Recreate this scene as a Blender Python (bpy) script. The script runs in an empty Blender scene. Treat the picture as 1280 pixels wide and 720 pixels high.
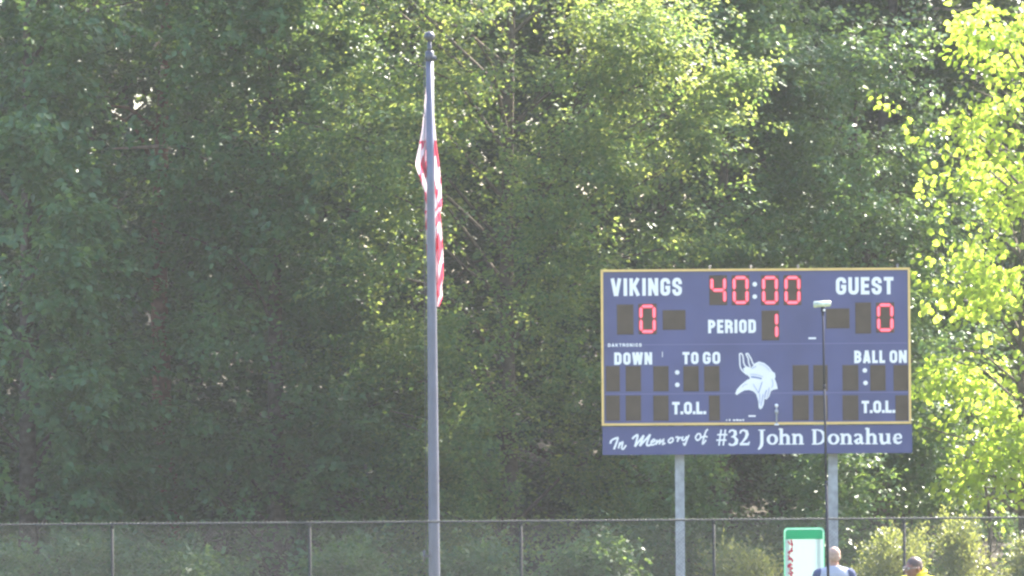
import bpy, bmesh, math, random
import numpy as np
from mathutils import Vector, Matrix

# ------------------------------------------------------------------ camera, light, exposure
scene = bpy.context.scene
COL = scene.collection
R = math.radians
CAM_Z, FPX, HORIZON = 3.5, 7000.0, 516.0          # camera height, focal length in photo pixels, horizon row
PITCH, ROLL = math.atan((HORIZON - 360) / FPX), R(0.4)
cd = bpy.data.cameras.new('camera'); cam = bpy.data.objects.new('camera', cd); COL.objects.link(cam)
cd.sensor_width = 36; cd.lens = 36 * FPX / 1280; cd.clip_start = 0.5; cd.clip_end = 3000
CAM = Matrix.Translation((0, 0, CAM_Z)) @ Matrix.Rotation(R(90) + PITCH, 4, 'X') @ Matrix.Rotation(-ROLL, 4, 'Z')
cam.matrix_world = CAM
scene.camera = cam

SUN_DIR = Vector((0.52, 0.54, 0.72)).normalized()   # towards the sun: behind the trees, to the right
world = bpy.data.worlds.new('World'); scene.world = world; world.use_nodes = True
wn = world.node_tree.nodes; wl = world.node_tree.links
sky = wn.new('ShaderNodeTexSky'); sky.sky_type = 'NISHITA'; sky.sun_disc = False
sky.sun_elevation = math.asin(SUN_DIR.z); sky.sun_rotation = math.atan2(SUN_DIR.x, SUN_DIR.y)
sky.air_density = 1.0; sky.dust_density = 3.5; sky.ozone_density = 1.0
wl.new(sky.outputs[0], wn['Background'].inputs[0]); wn['Background'].inputs[1].default_value = 0.15
sd = bpy.data.lights.new('sun', 'SUN'); sd.energy = 5.0; sd.angle = R(0.55); sd.color = (1.0, 0.93, 0.80)
sun = bpy.data.objects.new('sun', sd); COL.objects.link(sun)
sun.rotation_euler = SUN_DIR.to_track_quat('Z', 'Y').to_euler(); sun.location = (20, 60, 60)
scene.view_settings.view_transform = 'Standard'; scene.view_settings.look = 'None'
scene.view_settings.gamma = 1.0; scene.view_settings.use_curve_mapping = False
scene.view_settings.exposure = 2.28
scene.render.engine = 'CYCLES'
cy = scene.cycles
cy.max_bounces = 6; cy.diffuse_bounces = 3; cy.glossy_bounces = 2; cy.transmission_bounces = 4
cy.volume_bounces = 0; cy.transparent_max_bounces = 4; cy.use_denoising = True
cy.pixel_filter_type = 'BLACKMAN_HARRIS'; cy.filter_width = 2.5
cy.caustics_reflective = False; cy.caustics_refractive = False

def P(px, py, Y):
    """the point at depth Y that the photograph shows at pixel (px, py)"""
    d = CAM.to_3x3() @ Vector(((px - 640) / FPX, -(py - 360) / FPX, -1))
    return Vector((0, 0, CAM_Z)) + d * (Y / d.y)

# ------------------------------------------------------------------ helpers
def tag(o, label=None, cat=None, group=None, kind=None):
    if label: o['label'] = label
    if cat: o['category'] = cat
    if group: o['group'] = group
    if kind: o['kind'] = kind
    return o

def empty(name, loc, rz=0):
    o = bpy.data.objects.new(name, None); COL.objects.link(o)
    o.location = loc; o.rotation_euler = (0, 0, rz); o.empty_display_size = 0.3
    return o

def link(name, me, mats=None, parent=None, loc=None):
    if mats:
        for m in (mats if isinstance(mats, (list, tuple)) else [mats]): me.materials.append(m)
    o = bpy.data.objects.new(name, me); COL.objects.link(o)
    if parent: o.parent = parent
    if loc is not None: o.location = loc
    return o

class MB:
    def __init__(s): s.v = []; s.f = []; s.m = []; s.sm = []
    def add(s, vs, fs, mi=0, smooth=False):
        b = len(s.v); s.v += [tuple(v) for v in vs]
        for f in fs: s.f.append(tuple(b + i for i in f)); s.m.append(mi); s.sm.append(smooth)
    def box(s, x0, x1, y0, y1, z0, z1, mi=0):
        vs = [(x, y, z) for x in (x0, x1) for y in (y0, y1) for z in (z0, z1)]
        s.add(vs, [(0, 1, 3, 2), (4, 6, 7, 5), (0, 4, 5, 1), (2, 3, 7, 6), (0, 2, 6, 4), (1, 5, 7, 3)], mi)
    def tube(s, pts, rad, n=8, mi=0, caps=True):
        pts = [Vector(p) for p in pts]
        if not isinstance(rad, (list, tuple)): rad = [rad] * len(pts)
        vs = []; fs = []
        d0 = (pts[1] - pts[0]).normalized()
        u = d0.orthogonal().normalized()
        for i, p in enumerate(pts):
            d = (pts[min(i + 1, len(pts) - 1)] - pts[max(i - 1, 0)]).normalized()
            u = (u - d * u.dot(d)).normalized(); w = d.cross(u)
            for k in range(n):
                a = 2 * math.pi * k / n
                vs.append(p + (u * math.cos(a) + w * math.sin(a)) * rad[i])
        for i in range(len(pts) - 1):
            for k in range(n):
                a = i * n + k; b = i * n + (k + 1) % n
                fs.append((a, b, b + n, a + n))
        if caps:
            fs.append(tuple(reversed(range(n)))); fs.append(tuple((len(pts) - 1) * n + k for k in range(n)))
        s.add(vs, fs, mi, True)
    def ball(s, c, r, nu=14, nv=9, mi=0):
        c = Vector(c); r = Vector(r) if isinstance(r, (tuple, list, Vector)) else Vector((r, r, r))
        vs = [c + Vector((0, 0, -r.z))]; fs = []
        for j in range(1, nv):
            t = math.pi * j / nv - math.pi / 2
            for k in range(nu):
                a = 2 * math.pi * k / nu
                vs.append(c + Vector((r.x * math.cos(t) * math.cos(a), r.y * math.cos(t) * math.sin(a), r.z * math.sin(t))))
        vs.append(c + Vector((0, 0, r.z)))
        for k in range(nu): fs.append((0, 1 + (k + 1) % nu, 1 + k))
        for j in range(nv - 2):
            for k in range(nu):
                a = 1 + j * nu + k; b = 1 + j * nu + (k + 1) % nu
                fs.append((a, b, b + nu, a + nu))
        t = len(vs) - 1; o = 1 + (nv - 2) * nu
        for k in range(nu): fs.append((o + k, o + (k + 1) % nu, t))
        s.add(vs, fs, mi, True)
    def prism(s, poly, y0, y1, mi=0):
        """outline in x,z given counter-clockwise seen from -y, between depths y0 (front) and y1"""
        n = len(poly)
        vs = [(x, y0, z) for x, z in poly] + [(x, y1, z) for x, z in poly]
        fs = [tuple(range(n)), tuple(reversed(range(n, 2 * n)))]
        for i in range(n):
            j = (i + 1) % n
            fs.append((j, i, i + n, j + n))
        s.add(vs, fs, mi)
    def mesh(s, name):
        me = bpy.data.meshes.new(name); me.from_pydata(s.v, [], s.f)
        me.polygons.foreach_set('material_index', s.m); me.polygons.foreach_set('use_smooth', s.sm)
        me.update(); return me
    def build(s, name, mats, parent=None, loc=None): return link(name, s.mesh(name), mats, parent, loc)

# ------------------------------------------------------------------ materials
def base_mat(name, col, rough=0.6, spec=0.4, metal=0.0, noise=None, bump=None):
    m = bpy.data.materials.new(name); m.use_nodes = True
    nt = m.node_tree; b = nt.nodes['Principled BSDF']
    b.inputs['Roughness'].default_value = rough; b.inputs['Specular IOR Level'].default_value = spec
    b.inputs['Metallic'].default_value = metal
    b.inputs['Base Color'].default_value = (*col, 1)
    if noise:
        sc, amt = noise
        tc = nt.nodes.new('ShaderNodeTexCoord'); n = nt.nodes.new('ShaderNodeTexNoise')
        n.inputs['Scale'].default_value = sc; n.inputs['Detail'].default_value = 6
        nt.links.new(tc.outputs['Object'], n.inputs['Vector'])
        r = nt.nodes.new('ShaderNodeValToRGB')
        r.color_ramp.elements[0].position = 0.3; r.color_ramp.elements[1].position = 0.7
        r.color_ramp.elements[0].color = (*[c * (1 - amt) for c in col], 1)
        r.color_ramp.elements[1].color = (*[min(1, c * (1 + amt)) for c in col], 1)
        nt.links.new(n.outputs['Fac'], r.inputs[0]); nt.links.new(r.outputs[0], b.inputs['Base Color'])
        if bump:
            bp = nt.nodes.new('ShaderNodeBump'); bp.inputs['Strength'].default_value = bump
            nt.links.new(n.outputs['Fac'], bp.inputs['Height']); nt.links.new(bp.outputs[0], b.inputs['Normal'])
    return m

def emit_mat(name, col, strength):
    m = bpy.data.materials.new(name); m.use_nodes = True
    b = m.node_tree.nodes['Principled BSDF']
    b.inputs['Base Color'].default_value = (0.02, 0.004, 0.004, 1)
    b.inputs['Emission Color'].default_value = (*col, 1); b.inputs['Emission Strength'].default_value = strength
    return m

def leaf_mat(name, c0, c1, t0, t1, trans=0.45, rough=0.42, spec=0.5, patch=1.1):
    """leaf: glossy diffuse front mixed with light coming through; colour varies from leaf to leaf and in patches"""
    m = bpy.data.materials.new(name); m.use_nodes = True
    nt = m.node_tree; N = nt.nodes; L = nt.links
    b = N['Principled BSDF']; out = N['Material Output']
    b.inputs['Roughness'].default_value = rough; b.inputs['Specular IOR Level'].default_value = spec
    g = N.new('ShaderNodeNewGeometry'); tc = N.new('ShaderNodeTexCoord')
    n = N.new('ShaderNodeTexNoise'); n.inputs['Scale'].default_value = patch; n.inputs['Detail'].default_value = 2
    L.new(tc.outputs['Object'], n.inputs['Vector'])
    add = N.new('ShaderNodeMath'); add.operation = 'ADD'; sub = N.new('ShaderNodeMath'); sub.operation = 'SUBTRACT'
    sub.inputs[1].default_value = 0.5
    rs = N.new('ShaderNodeMath'); rs.operation = 'MULTIPLY_ADD'; rs.inputs[1].default_value = 0.5; rs.inputs[2].default_value = 0.25
    L.new(g.outputs['Random Per Island'], rs.inputs[0]); L.new(rs.outputs[0], add.inputs[0]); L.new(n.outputs['Fac'], add.inputs[1]); L.new(add.outputs[0], sub.inputs[0])
    def ramp(a, c):
        r = N.new('ShaderNodeValToRGB'); r.color_ramp.elements[0].color = (*a, 1); r.color_ramp.elements[1].color = (*c, 1)
        r.color_ramp.elements[0].position = 0.1; r.color_ramp.elements[1].position = 0.95
        L.new(sub.outputs[0], r.inputs[0]); return r
    L.new(ramp(c0, c1).outputs[0], b.inputs['Base Color'])
    t = N.new('ShaderNodeBsdfTranslucent'); L.new(ramp(t0, t1).outputs[0], t.inputs['Color'])
    mx = N.new('ShaderNodeMixShader'); mx.inputs[0].default_value = trans
    L.new(b.outputs[0], mx.inputs[1]); L.new(t.outputs[0], mx.inputs[2]); L.new(mx.outputs[0], out.inputs['Surface'])
    return m

def thin_mat(name, col, trans=0.5, rough=0.7, tcol=None):
    m = bpy.data.materials.new(name); m.use_nodes = True
    nt = m.node_tree; b = nt.nodes['Principled BSDF']; b.inputs['Base Color'].default_value = (*col, 1)
    b.inputs['Roughness'].default_value = rough; b.inputs['Specular IOR Level'].default_value = 0.2
    t = nt.nodes.new('ShaderNodeBsdfTranslucent'); t.inputs['Color'].default_value = (*(tcol or col), 1)
    mx = nt.nodes.new('ShaderNodeMixShader'); mx.inputs[0].default_value = trans
    nt.links.new(b.outputs[0], mx.inputs[1]); nt.links.new(t.outputs[0], mx.inputs[2])
    nt.links.new(mx.outputs[0], nt.nodes['Material Output'].inputs['Surface'])
    return m

M = {}
M['bark'] = base_mat('bark', (0.10, 0.08, 0.066), 0.9, 0.2, noise=(9, 0.5), bump=0.6)
M['bark_red'] = base_mat('bark_red', (0.17, 0.085, 0.06), 0.9, 0.2, noise=(7, 0.45), bump=0.6)
M['deadwood'] = base_mat('deadwood', (0.42, 0.33, 0.27), 0.85, 0.2, noise=(9, 0.3))
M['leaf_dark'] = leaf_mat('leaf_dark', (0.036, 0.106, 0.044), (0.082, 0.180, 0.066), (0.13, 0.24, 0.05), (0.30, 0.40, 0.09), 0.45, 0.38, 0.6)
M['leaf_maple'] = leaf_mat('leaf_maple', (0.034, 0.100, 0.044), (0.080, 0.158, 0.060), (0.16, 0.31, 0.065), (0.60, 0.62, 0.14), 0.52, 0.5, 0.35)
M['leaf_back_darkened'] = leaf_mat('leaf_back_darkened', (0.020, 0.056, 0.025), (0.042, 0.092, 0.036), (0.08, 0.15, 0.03), (0.19, 0.26, 0.05), 0.35)  # albedo lowered so the shade deep in the wood sits in the leaf colour
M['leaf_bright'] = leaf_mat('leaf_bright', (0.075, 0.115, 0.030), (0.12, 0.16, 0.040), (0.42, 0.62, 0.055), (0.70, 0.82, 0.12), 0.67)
M['leaf_shrub'] = leaf_mat('leaf_shrub', (0.060, 0.092, 0.034), (0.11, 0.135, 0.050), (0.26, 0.31, 0.06), (0.44, 0.44, 0.12), 0.45)
M['needle'] = leaf_mat('needle', (0.030, 0.058, 0.032), (0.050, 0.085, 0.045), (0.06, 0.12, 0.04), (0.12, 0.19, 0.06), 0.25)
M['navy'] = base_mat('navy_paint', (0.076, 0.080, 0.20), 0.42, 0.4, noise=(0.9, 0.16))
M['navy_lower'] = base_mat('navy_panel', (0.073, 0.079, 0.196), 0.5, 0.35, noise=(1.3, 0.07))
M['seam'] = base_mat('seam', (0.16, 0.15, 0.30), 0.6, 0.3)
M['gold'] = base_mat('gold_paint', (0.78, 0.52, 0.18), 0.45, 0.5, noise=(3, 0.1))
M['white_vinyl'] = base_mat('white_vinyl', (0.88, 0.86, 0.87), 0.5, 0.4)
M['cut_line'] = base_mat('emblem_line', (0.22, 0.25, 0.48), 0.5, 0.35)
M['digit_black'] = base_mat('digit_window', (0.090, 0.064, 0.046), 0.7, 0.2, noise=(4, 0.12))
M['back_metal'] = base_mat('cabinet_back', (0.12, 0.13, 0.16), 0.6, 0.3, noise=(2, 0.15))
M['led'] = emit_mat('led_red', (1.0, 0.012, 0.045), 0.24)
M['led_core'] = emit_mat('led_core', (1.0, 0.20, 0.30), 0.33)
M['steel'] = base_mat('galvanised_steel', (0.32, 0.33, 0.355), 0.5, 0.4, 0.15, noise=(7, 0.25))
M['pole'] = base_mat('flagpole_paint', (0.125, 0.13, 0.185), 0.35, 0.5, 0.2, noise=(3, 0.12))
M['pole_dark'] = base_mat('flagpole_fitting', (0.06, 0.065, 0.09), 0.3, 0.6, 0.3)
M['rope'] = base_mat('rope', (0.16, 0.16, 0.17), 0.9, 0.1)
M['fence'] = base_mat('fence_wire', (0.10, 0.105, 0.105), 0.4, 0.6, 0.2)
M['fence_pipe'] = base_mat('fence_pipe', (0.075, 0.077, 0.08), 0.85, 0.2, 0.0, noise=(8, 0.25))
M['fence_post'] = base_mat('fence_post', (0.048, 0.047, 0.05), 0.85, 0.2, noise=(8, 0.25))
M['flag_white'] = thin_mat('flag_white', (0.72, 0.66, 0.72), 0.4, tcol=(0.80, 0.64, 0.71))
M['flag_red'] = thin_mat('flag_red', (0.46, 0.05, 0.10), 0.45, tcol=(0.68, 0.11, 0.19))
M['flag_blue'] = thin_mat('flag_blue', (0.04, 0.05, 0.18), 0.4)
M['sign_white'] = thin_mat('sign_white', (0.68, 0.76, 0.74), 0.4, tcol=(0.62, 0.72, 0.69))
M['sign_green'] = thin_mat('sign_green', (0.05, 0.45, 0.25), 0.5, tcol=(0.10, 0.80, 0.48))
M['sign_frame'] = thin_mat('sign_frame', (0.20, 0.55, 0.38), 0.4)
M['sign_red'] = thin_mat('sign_red', (0.60, 0.05, 0.12), 0.5, tcol=(0.70, 0.08, 0.16))
M['mast_black'] = base_mat('mast_black', (0.045, 0.045, 0.06), 0.85, 0.15)
M['mast_head'] = base_mat('mast_head', (0.62, 0.66, 0.56), 0.45, 0.5, noise=(14, 0.3))
M['skin_light'] = base_mat('skin_light', (0.42, 0.225, 0.165), 0.5, 0.4, noise=(12, 0.08))
M['skin_dark'] = base_mat('skin_dark', (0.23, 0.105, 0.082), 0.45, 0.5, noise=(12, 0.1))
M['hair_grey'] = base_mat('hair_grey', (0.40, 0.27, 0.225), 0.7, 0.4, noise=(60, 0.2), bump=0.3)
M['hair_black'] = base_mat('hair_black', (0.085, 0.055, 0.055), 0.5, 0.5, noise=(60, 0.3), bump=0.3)
M['shirt_blue'] = base_mat('shirt_blue', (0.36, 0.38, 0.47), 0.85, 0.2, noise=(5, 0.08))
M['sleeve_navy'] = base_mat('sleeve_navy', (0.07, 0.085, 0.17), 0.85, 0.2)
M['shirt_yellow'] = base_mat('shirt_yellow', (0.80, 0.66, 0.05), 0.8, 0.2, noise=(5, 0.06))
M['trousers'] = base_mat('trousers', (0.06, 0.06, 0.075), 0.9, 0.1, noise=(6, 0.15))
M['khaki'] = base_mat('khaki', (0.30, 0.25, 0.17), 0.9, 0.1, noise=(6, 0.1))
M['shoe'] = base_mat('shoe', (0.05, 0.05, 0.05), 0.6, 0.3)
M['eye'] = base_mat('eye', (0.5, 0.5, 0.5), 0.2, 0.5)
M['glass_frame'] = base_mat('glass_frame', (0.45, 0.42, 0.42), 0.2, 0.8, 0.6)

# ground: mown grass, rough woodland floor further back
gm = bpy.data.materials.new('grass_ground'); gm.use_nodes = True
nt = gm.node_tree; b = nt.nodes['Principled BSDF']; b.inputs['Roughness'].default_value = 0.95
tc = nt.nodes.new('ShaderNodeTexCoord'); n1 = nt.nodes.new('ShaderNodeTexNoise'); n1.inputs['Scale'].default_value = 0.35
n1.inputs['Detail'].default_value = 8; nt.links.new(tc.outputs['Object'], n1.inputs['Vector'])
r1 = nt.nodes.new('ShaderNodeValToRGB'); r1.color_ramp.elements[0].color = (0.05, 0.06, 0.028, 1); r1.color_ramp.elements[1].color = (0.11, 0.12, 0.055, 1)
nt.links.new(n1.outputs['Fac'], r1.inputs[0])
sp = nt.nodes.new('ShaderNodeSeparateXYZ'); nt.links.new(tc.outputs['Object'], sp.inputs[0])
mr = nt.nodes.new('ShaderNodeMapRange'); mr.inputs['From Min'].default_value = 98; mr.inputs['From Max'].default_value = 104
nt.links.new(sp.outputs['Y'], mr.inputs['Value'])
mx = nt.nodes.new('ShaderNodeMix'); mx.data_type = 'RGBA'; mx.inputs['B'].default_value = (0.045, 0.036, 0.022, 1)
nt.links.new(mr.outputs[0], mx.inputs['Factor']); nt.links.new(r1.outputs[0], mx.inputs['A']); nt.links.new(mx.outputs['Result'], b.inputs['Base Color'])

def ground_z(x, y):
    t = min(max((y - 104) / 60.0, 0), 1)
    return 7.0 * t * t * (3 - 2 * t)

def build_ground():
    n = 90; ys = [-200 + 640 * j / n for j in range(n + 1)]; xs = [-320 + 640 * i / n for i in range(n + 1)]
    mb = MB(); mb.add([(x, y, ground_z(x, y) + 0.02 * math.sin(x * .7) * math.sin(y * .6)) for y in ys for x in xs],
                      [(j * (n + 1) + i, j * (n + 1) + i + 1, (j + 1) * (n + 1) + i + 1, (j + 1) * (n + 1) + i) for j in range(n) for i in range(n)], 0, True)
    tag(mb.build('ground', gm), kind='structure')
build_ground()

# ------------------------------------------------------------------ trees
def leaf_mesh(name, pos, dr, nr, ln, wd, mat, big=True):
    """one mesh of separate folded leaves"""
    n = len(pos)
    dr = dr / np.linalg.norm(dr, axis=1, keepdims=True)
    s = np.cross(dr, nr); s /= np.linalg.norm(s, axis=1, keepdims=True) + 1e-9
    nn = np.cross(s, dr); ln = ln[:, None]; wd = wd[:, None]
    if big:
        pts = [pos, pos + dr * ln * .28 + s * wd * .46 + nn * wd * .12, pos + dr * ln * .66 + s * wd * .42 + nn * wd * .10,
               pos + dr * ln - nn * ln * .10, pos + dr * ln * .66 - s * wd * .42 + nn * wd * .10, pos + dr * ln * .28 - s * wd * .46 + nn * wd * .12]
        k = 6; quads = np.array([[0, 3, 2, 1], [0, 5, 4, 3]])
    else:
        pts = [pos, pos + dr * ln * .48 + s * wd * .5 + nn * wd * .1, pos + dr * ln, pos + dr * ln * .48 - s * wd * .5 + nn * wd * .1]
        k = 4; quads = np.array([[0, 3, 2, 1]])
    co = np.stack(pts, 1).reshape(-1, 3).astype(np.float32)
    fi = (np.arange(n)[:, None, None] * k + quads[None]).reshape(-1).astype(np.int32)
    nf = n * len(quads)
    me = bpy.data.meshes.new(name)
    me.vertices.add(len(co)); me.vertices.foreach_set('co', co.ravel())
    me.loops.add(len(fi)); me.loops.foreach_set('vertex_index', fi)
    me.polygons.add(nf); me.polygons.foreach_set('loop_start', np.arange(nf, dtype=np.int32) * 4)
    me.materials.append(mat); me.update(calc_edges=True)
    return me

def crown_leaves(g, boughs, ns, nl, leaf, clump=(0.75, 0.75, 0.34), twig=0.6, droop=0.35, upright=0.65, void=-9, keep_from=10 ** 6):
    """boughs: list of (start, end, size). Sprays of leaves sit on the outer half of each bough."""
    A = np.array([b[0] for b in boughs]); E = np.array([b[1] for b in boughs]); S = np.array([b[2] for b in boughs])
    nb = len(boughs)
    bi = np.repeat(np.arange(nb), ns)
    t = g.uniform(0.45, 1.05, len(bi))[:, None]
    c = A[bi] * (1 - t) + E[bi] * t
    off = g.normal(0, 1, (len(bi), 3)) * np.array(clump) * S[bi][:, None] * 0.62
    c = c + off
    f = np.zeros(len(c))                              # open hollows between the leafy masses
    for _ in range(7):
        kv = g.normal(0, 1, 3); kv = kv / np.linalg.norm(kv) * g.uniform(1.3, 3.3); kv[2] *= 1.5
        f += np.sin(c @ kv + g.uniform(0, 6.28))
    kp = (f > void) & (bi < keep_from) | (bi >= keep_from) & (g.uniform(0, 1, len(bi)) < .35 + .65 * S[bi]); c = c[kp]; bi = bi[kp]
    d = (E - A)[bi]; d = d / (np.linalg.norm(d, axis=1, keepdims=True) + 1e-9)
    d = d * 0.7 + g.normal(0, 0.55, d.shape); d[:, 2] -= droop * 0.5
    d /= np.linalg.norm(d, axis=1, keepdims=True)
    L = twig * g.uniform(0.6, 1.25, len(bi))
    # leaves along every twig
    ti = np.repeat(np.arange(len(bi)), nl)
    u = g.uniform(0, 1, len(ti)); tw = d[ti]
    side = np.cross(tw, np.array([0, 0, 1.0])); side /= np.linalg.norm(side, axis=1, keepdims=True) + 1e-6
    sg = np.where(g.uniform(0, 1, len(ti)) < .5, -1.0, 1.0)[:, None]
    wob = g.normal(0, 1, (len(ti), 3))
    pos = c[ti] + tw * (L[ti] * u)[:, None] + side * sg * (0.10 * L[ti])[:, None] + wob * 0.055
    pos[:, 2] -= droop * 0.3 * L[ti] * u * u
    dr = tw * 0.6 + side * sg * 0.8 + wob * 0.35; dr[:, 2] -= droop
    tilt = g.normal(0, .55, (len(bi), 3)); tilt[:, 1] -= .25          # each spray shows its leaves the same way, tipped to the open side
    nr = g.normal(0, .42, (len(ti), 3)) + tilt[ti]; nr[:, 2] = np.abs(nr[:, 2]) * .5 + upright * 1.3
    sz = leaf * g.uniform(0.65, 1.25, len(ti))
    return pos, dr, nr, sz

def make_tree(name, label, px, Y, h, z0, rad, nb, ns, nl, leaf, mat, seed, group=None, lean=(0, 0), profile=None,
              front=0.4, big=True, bark='bark', trunk_r=0.2, wr=0.78, droop=0.35, clump=(0.75, 0.75, 0.34), cat='tree', extra=None, bsize=(0.7, 1.3), x=None, upright=0.65, twig=0.6, void=-9):
    rnd = random.Random(seed); g = np.random.default_rng(seed)
    bx = P(px, HORIZON, Y).x if x is None else x
    gz = ground_z(bx, Y)
    root = empty(name, (bx, Y, gz)); tag(root, label, cat, group)
    # trunk with limbs
    tp = []; nseg = 9
    wx, wy = rnd.uniform(-.2, .2), rnd.uniform(-.2, .2)
    for i in range(nseg + 1):
        t = i / nseg
        tp.append(Vector((lean[0] * t * h + wx * math.sin(t * 5), lean[1] * t * h + wy * math.sin(t * 4 + 1), t * h * 0.93)))
    def at(z):
        t = min(max(z / (h * 0.93), 0), 1) * nseg; i = min(int(t), nseg - 1)
        return tp[i].lerp(tp[i + 1], t - i)
    mb = MB()
    tp[0].z = -0.25
    mb.tube(tp, [trunk_r * (1.25 if i == 0 else 1 - 0.88 * i / nseg) for i in range(nseg + 1)], 9)
    prof = profile or (lambda t: (math.sin(math.pi * (0.16 + 0.80 * t))) ** 0.7)
    boughs = []
    for k in range(nb):
        t = (k + rnd.random()) / nb
        z = z0 + t * (h - z0)
        a = rnd.uniform(0, 2 * math.pi)
        if rnd.random() < front: a = rnd.uniform(math.pi * 1.05, math.pi * 1.95)     # boughs grow out to the open side
        rr = rad * prof(t) * (rnd.uniform(0.35, 1.0) ** 0.6) * (1 + 0.22 * math.sin(3 * a + 5 * t + seed) + 0.12 * math.sin(9 * t + 2 * a))
        c = at(z)
        e = Vector((c.x + rr * math.cos(a), c.y + rr * math.sin(a), z + rnd.uniform(-.25, .25)))
        s = at(max(z - rr * 0.55, z0 * 0.55))
        boughs.append((tuple(s), tuple(e), rnd.uniform(*bsize)))
        if k % 4 == 0:
            m_ = s.lerp(e, 0.5) + Vector((0, 0, 0.15 * rr))
            mb.tube([s, m_, e], [trunk_r * 0.24, trunk_r * 0.15, 0.012], 5, caps=False)
    for ex, ey, eY, es in (extra or []):               # boughs that reach out of the crown
        e = P(ex, ey, eY) - Vector((bx, Y, gz)); s = at(max(e.z - 2.2, 1.0))
        s = e.lerp(s, min(1.0, 1.5 * es / (e - s).length)); boughs.append((tuple(s), tuple(e), es))
        mb.tube([at(max(e.z - 2.2, 1.0)), s, e], [.022, .014, .006], 5, caps=False)
    mb.build('trunk', M[bark], root)
    pos, dr, nr, sz = crown_leaves(g, boughs, ns, nl, leaf, clump, twig=twig, droop=droop, upright=upright, void=void, keep_from=nb)
    keep = pos[:, 2] > 0.05
    me = leaf_mesh('crown', pos[keep], dr[keep], nr[keep], sz[keep], sz[keep] * wr, mat, big)
    link('crown', me, None, root)
    return root

def copy_tree(src, label, x, Y, rz, s, group=None):
    o = src.copy(); COL.objects.link(o); o['label'] = label
    if group: o['group'] = group
    o.location = (x, Y, ground_z(x, Y)); o.rotation_euler = (0, 0, rz); o.scale = (s, s, s)
    for ch in src.children:
        c = ch.copy(); COL.objects.link(c); c.parent = o
    return o

WOOD = 'trees of the wood behind the field'
full = lambda t: 1.0 - 0.25 * t - 0.65 * max(0, t - 0.8) / 0.2
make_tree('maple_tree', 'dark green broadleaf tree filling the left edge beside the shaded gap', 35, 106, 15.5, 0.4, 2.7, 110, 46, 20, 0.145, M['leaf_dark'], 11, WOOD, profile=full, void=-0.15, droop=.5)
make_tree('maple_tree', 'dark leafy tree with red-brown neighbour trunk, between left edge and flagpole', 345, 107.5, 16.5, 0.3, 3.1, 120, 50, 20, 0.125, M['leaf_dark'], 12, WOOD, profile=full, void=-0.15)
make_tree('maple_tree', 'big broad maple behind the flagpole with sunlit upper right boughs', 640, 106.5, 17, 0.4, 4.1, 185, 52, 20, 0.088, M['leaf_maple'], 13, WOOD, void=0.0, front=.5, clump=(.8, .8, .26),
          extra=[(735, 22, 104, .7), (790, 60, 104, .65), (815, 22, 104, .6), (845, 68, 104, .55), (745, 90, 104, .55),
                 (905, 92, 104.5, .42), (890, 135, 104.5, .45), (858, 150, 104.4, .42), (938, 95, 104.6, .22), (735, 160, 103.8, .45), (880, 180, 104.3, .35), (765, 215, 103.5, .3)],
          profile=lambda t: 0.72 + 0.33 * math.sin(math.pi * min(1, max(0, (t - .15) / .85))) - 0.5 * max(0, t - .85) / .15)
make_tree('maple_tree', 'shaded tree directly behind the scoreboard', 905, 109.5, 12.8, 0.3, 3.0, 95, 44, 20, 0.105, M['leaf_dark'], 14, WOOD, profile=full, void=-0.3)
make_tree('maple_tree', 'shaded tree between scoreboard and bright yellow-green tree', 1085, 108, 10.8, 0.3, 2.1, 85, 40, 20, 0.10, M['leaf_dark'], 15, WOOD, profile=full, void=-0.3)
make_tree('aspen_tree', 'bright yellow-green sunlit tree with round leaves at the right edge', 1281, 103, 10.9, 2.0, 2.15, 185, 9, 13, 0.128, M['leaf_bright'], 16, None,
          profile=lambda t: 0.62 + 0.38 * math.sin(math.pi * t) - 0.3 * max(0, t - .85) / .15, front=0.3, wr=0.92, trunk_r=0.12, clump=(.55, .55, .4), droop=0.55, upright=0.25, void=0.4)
# second and third rows, tall
back0 = make_tree('oak_tree', 'tall dark tree in the second row behind the left edge tree', 120, 113, 20, 1.0, 3.9, 220, 13, 17, 0.17, M['leaf_back_darkened'], 21, WOOD, big=False, profile=full, front=0.2, void=-1.6)
back1 = make_tree('oak_tree', 'tall dark tree in the second row behind the flagpole', 520, 114, 19, 1.0, 3.7, 210, 13, 17, 0.165, M['leaf_back_darkened'], 22, WOOD, big=False, profile=full, front=0.2, void=-1.6)
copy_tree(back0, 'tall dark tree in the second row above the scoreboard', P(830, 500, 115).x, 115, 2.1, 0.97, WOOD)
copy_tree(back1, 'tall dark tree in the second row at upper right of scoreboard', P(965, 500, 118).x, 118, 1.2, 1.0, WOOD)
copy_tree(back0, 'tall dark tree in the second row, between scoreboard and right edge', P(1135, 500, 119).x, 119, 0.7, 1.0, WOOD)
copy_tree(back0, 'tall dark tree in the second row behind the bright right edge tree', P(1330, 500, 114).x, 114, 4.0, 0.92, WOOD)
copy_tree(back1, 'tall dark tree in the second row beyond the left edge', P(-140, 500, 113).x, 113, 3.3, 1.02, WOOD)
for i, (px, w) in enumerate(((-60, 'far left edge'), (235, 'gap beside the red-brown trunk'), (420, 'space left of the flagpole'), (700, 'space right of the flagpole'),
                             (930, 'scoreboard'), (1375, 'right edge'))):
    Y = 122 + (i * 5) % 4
    copy_tree((back0, back1)[i % 2], 'tall shadowy tree of the deepest row, seen past the ' + w, P(px, 500, Y).x, Y, i * 1.9 + .4, 1.05 + 0.05 * (i % 3), WOOD)

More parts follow.
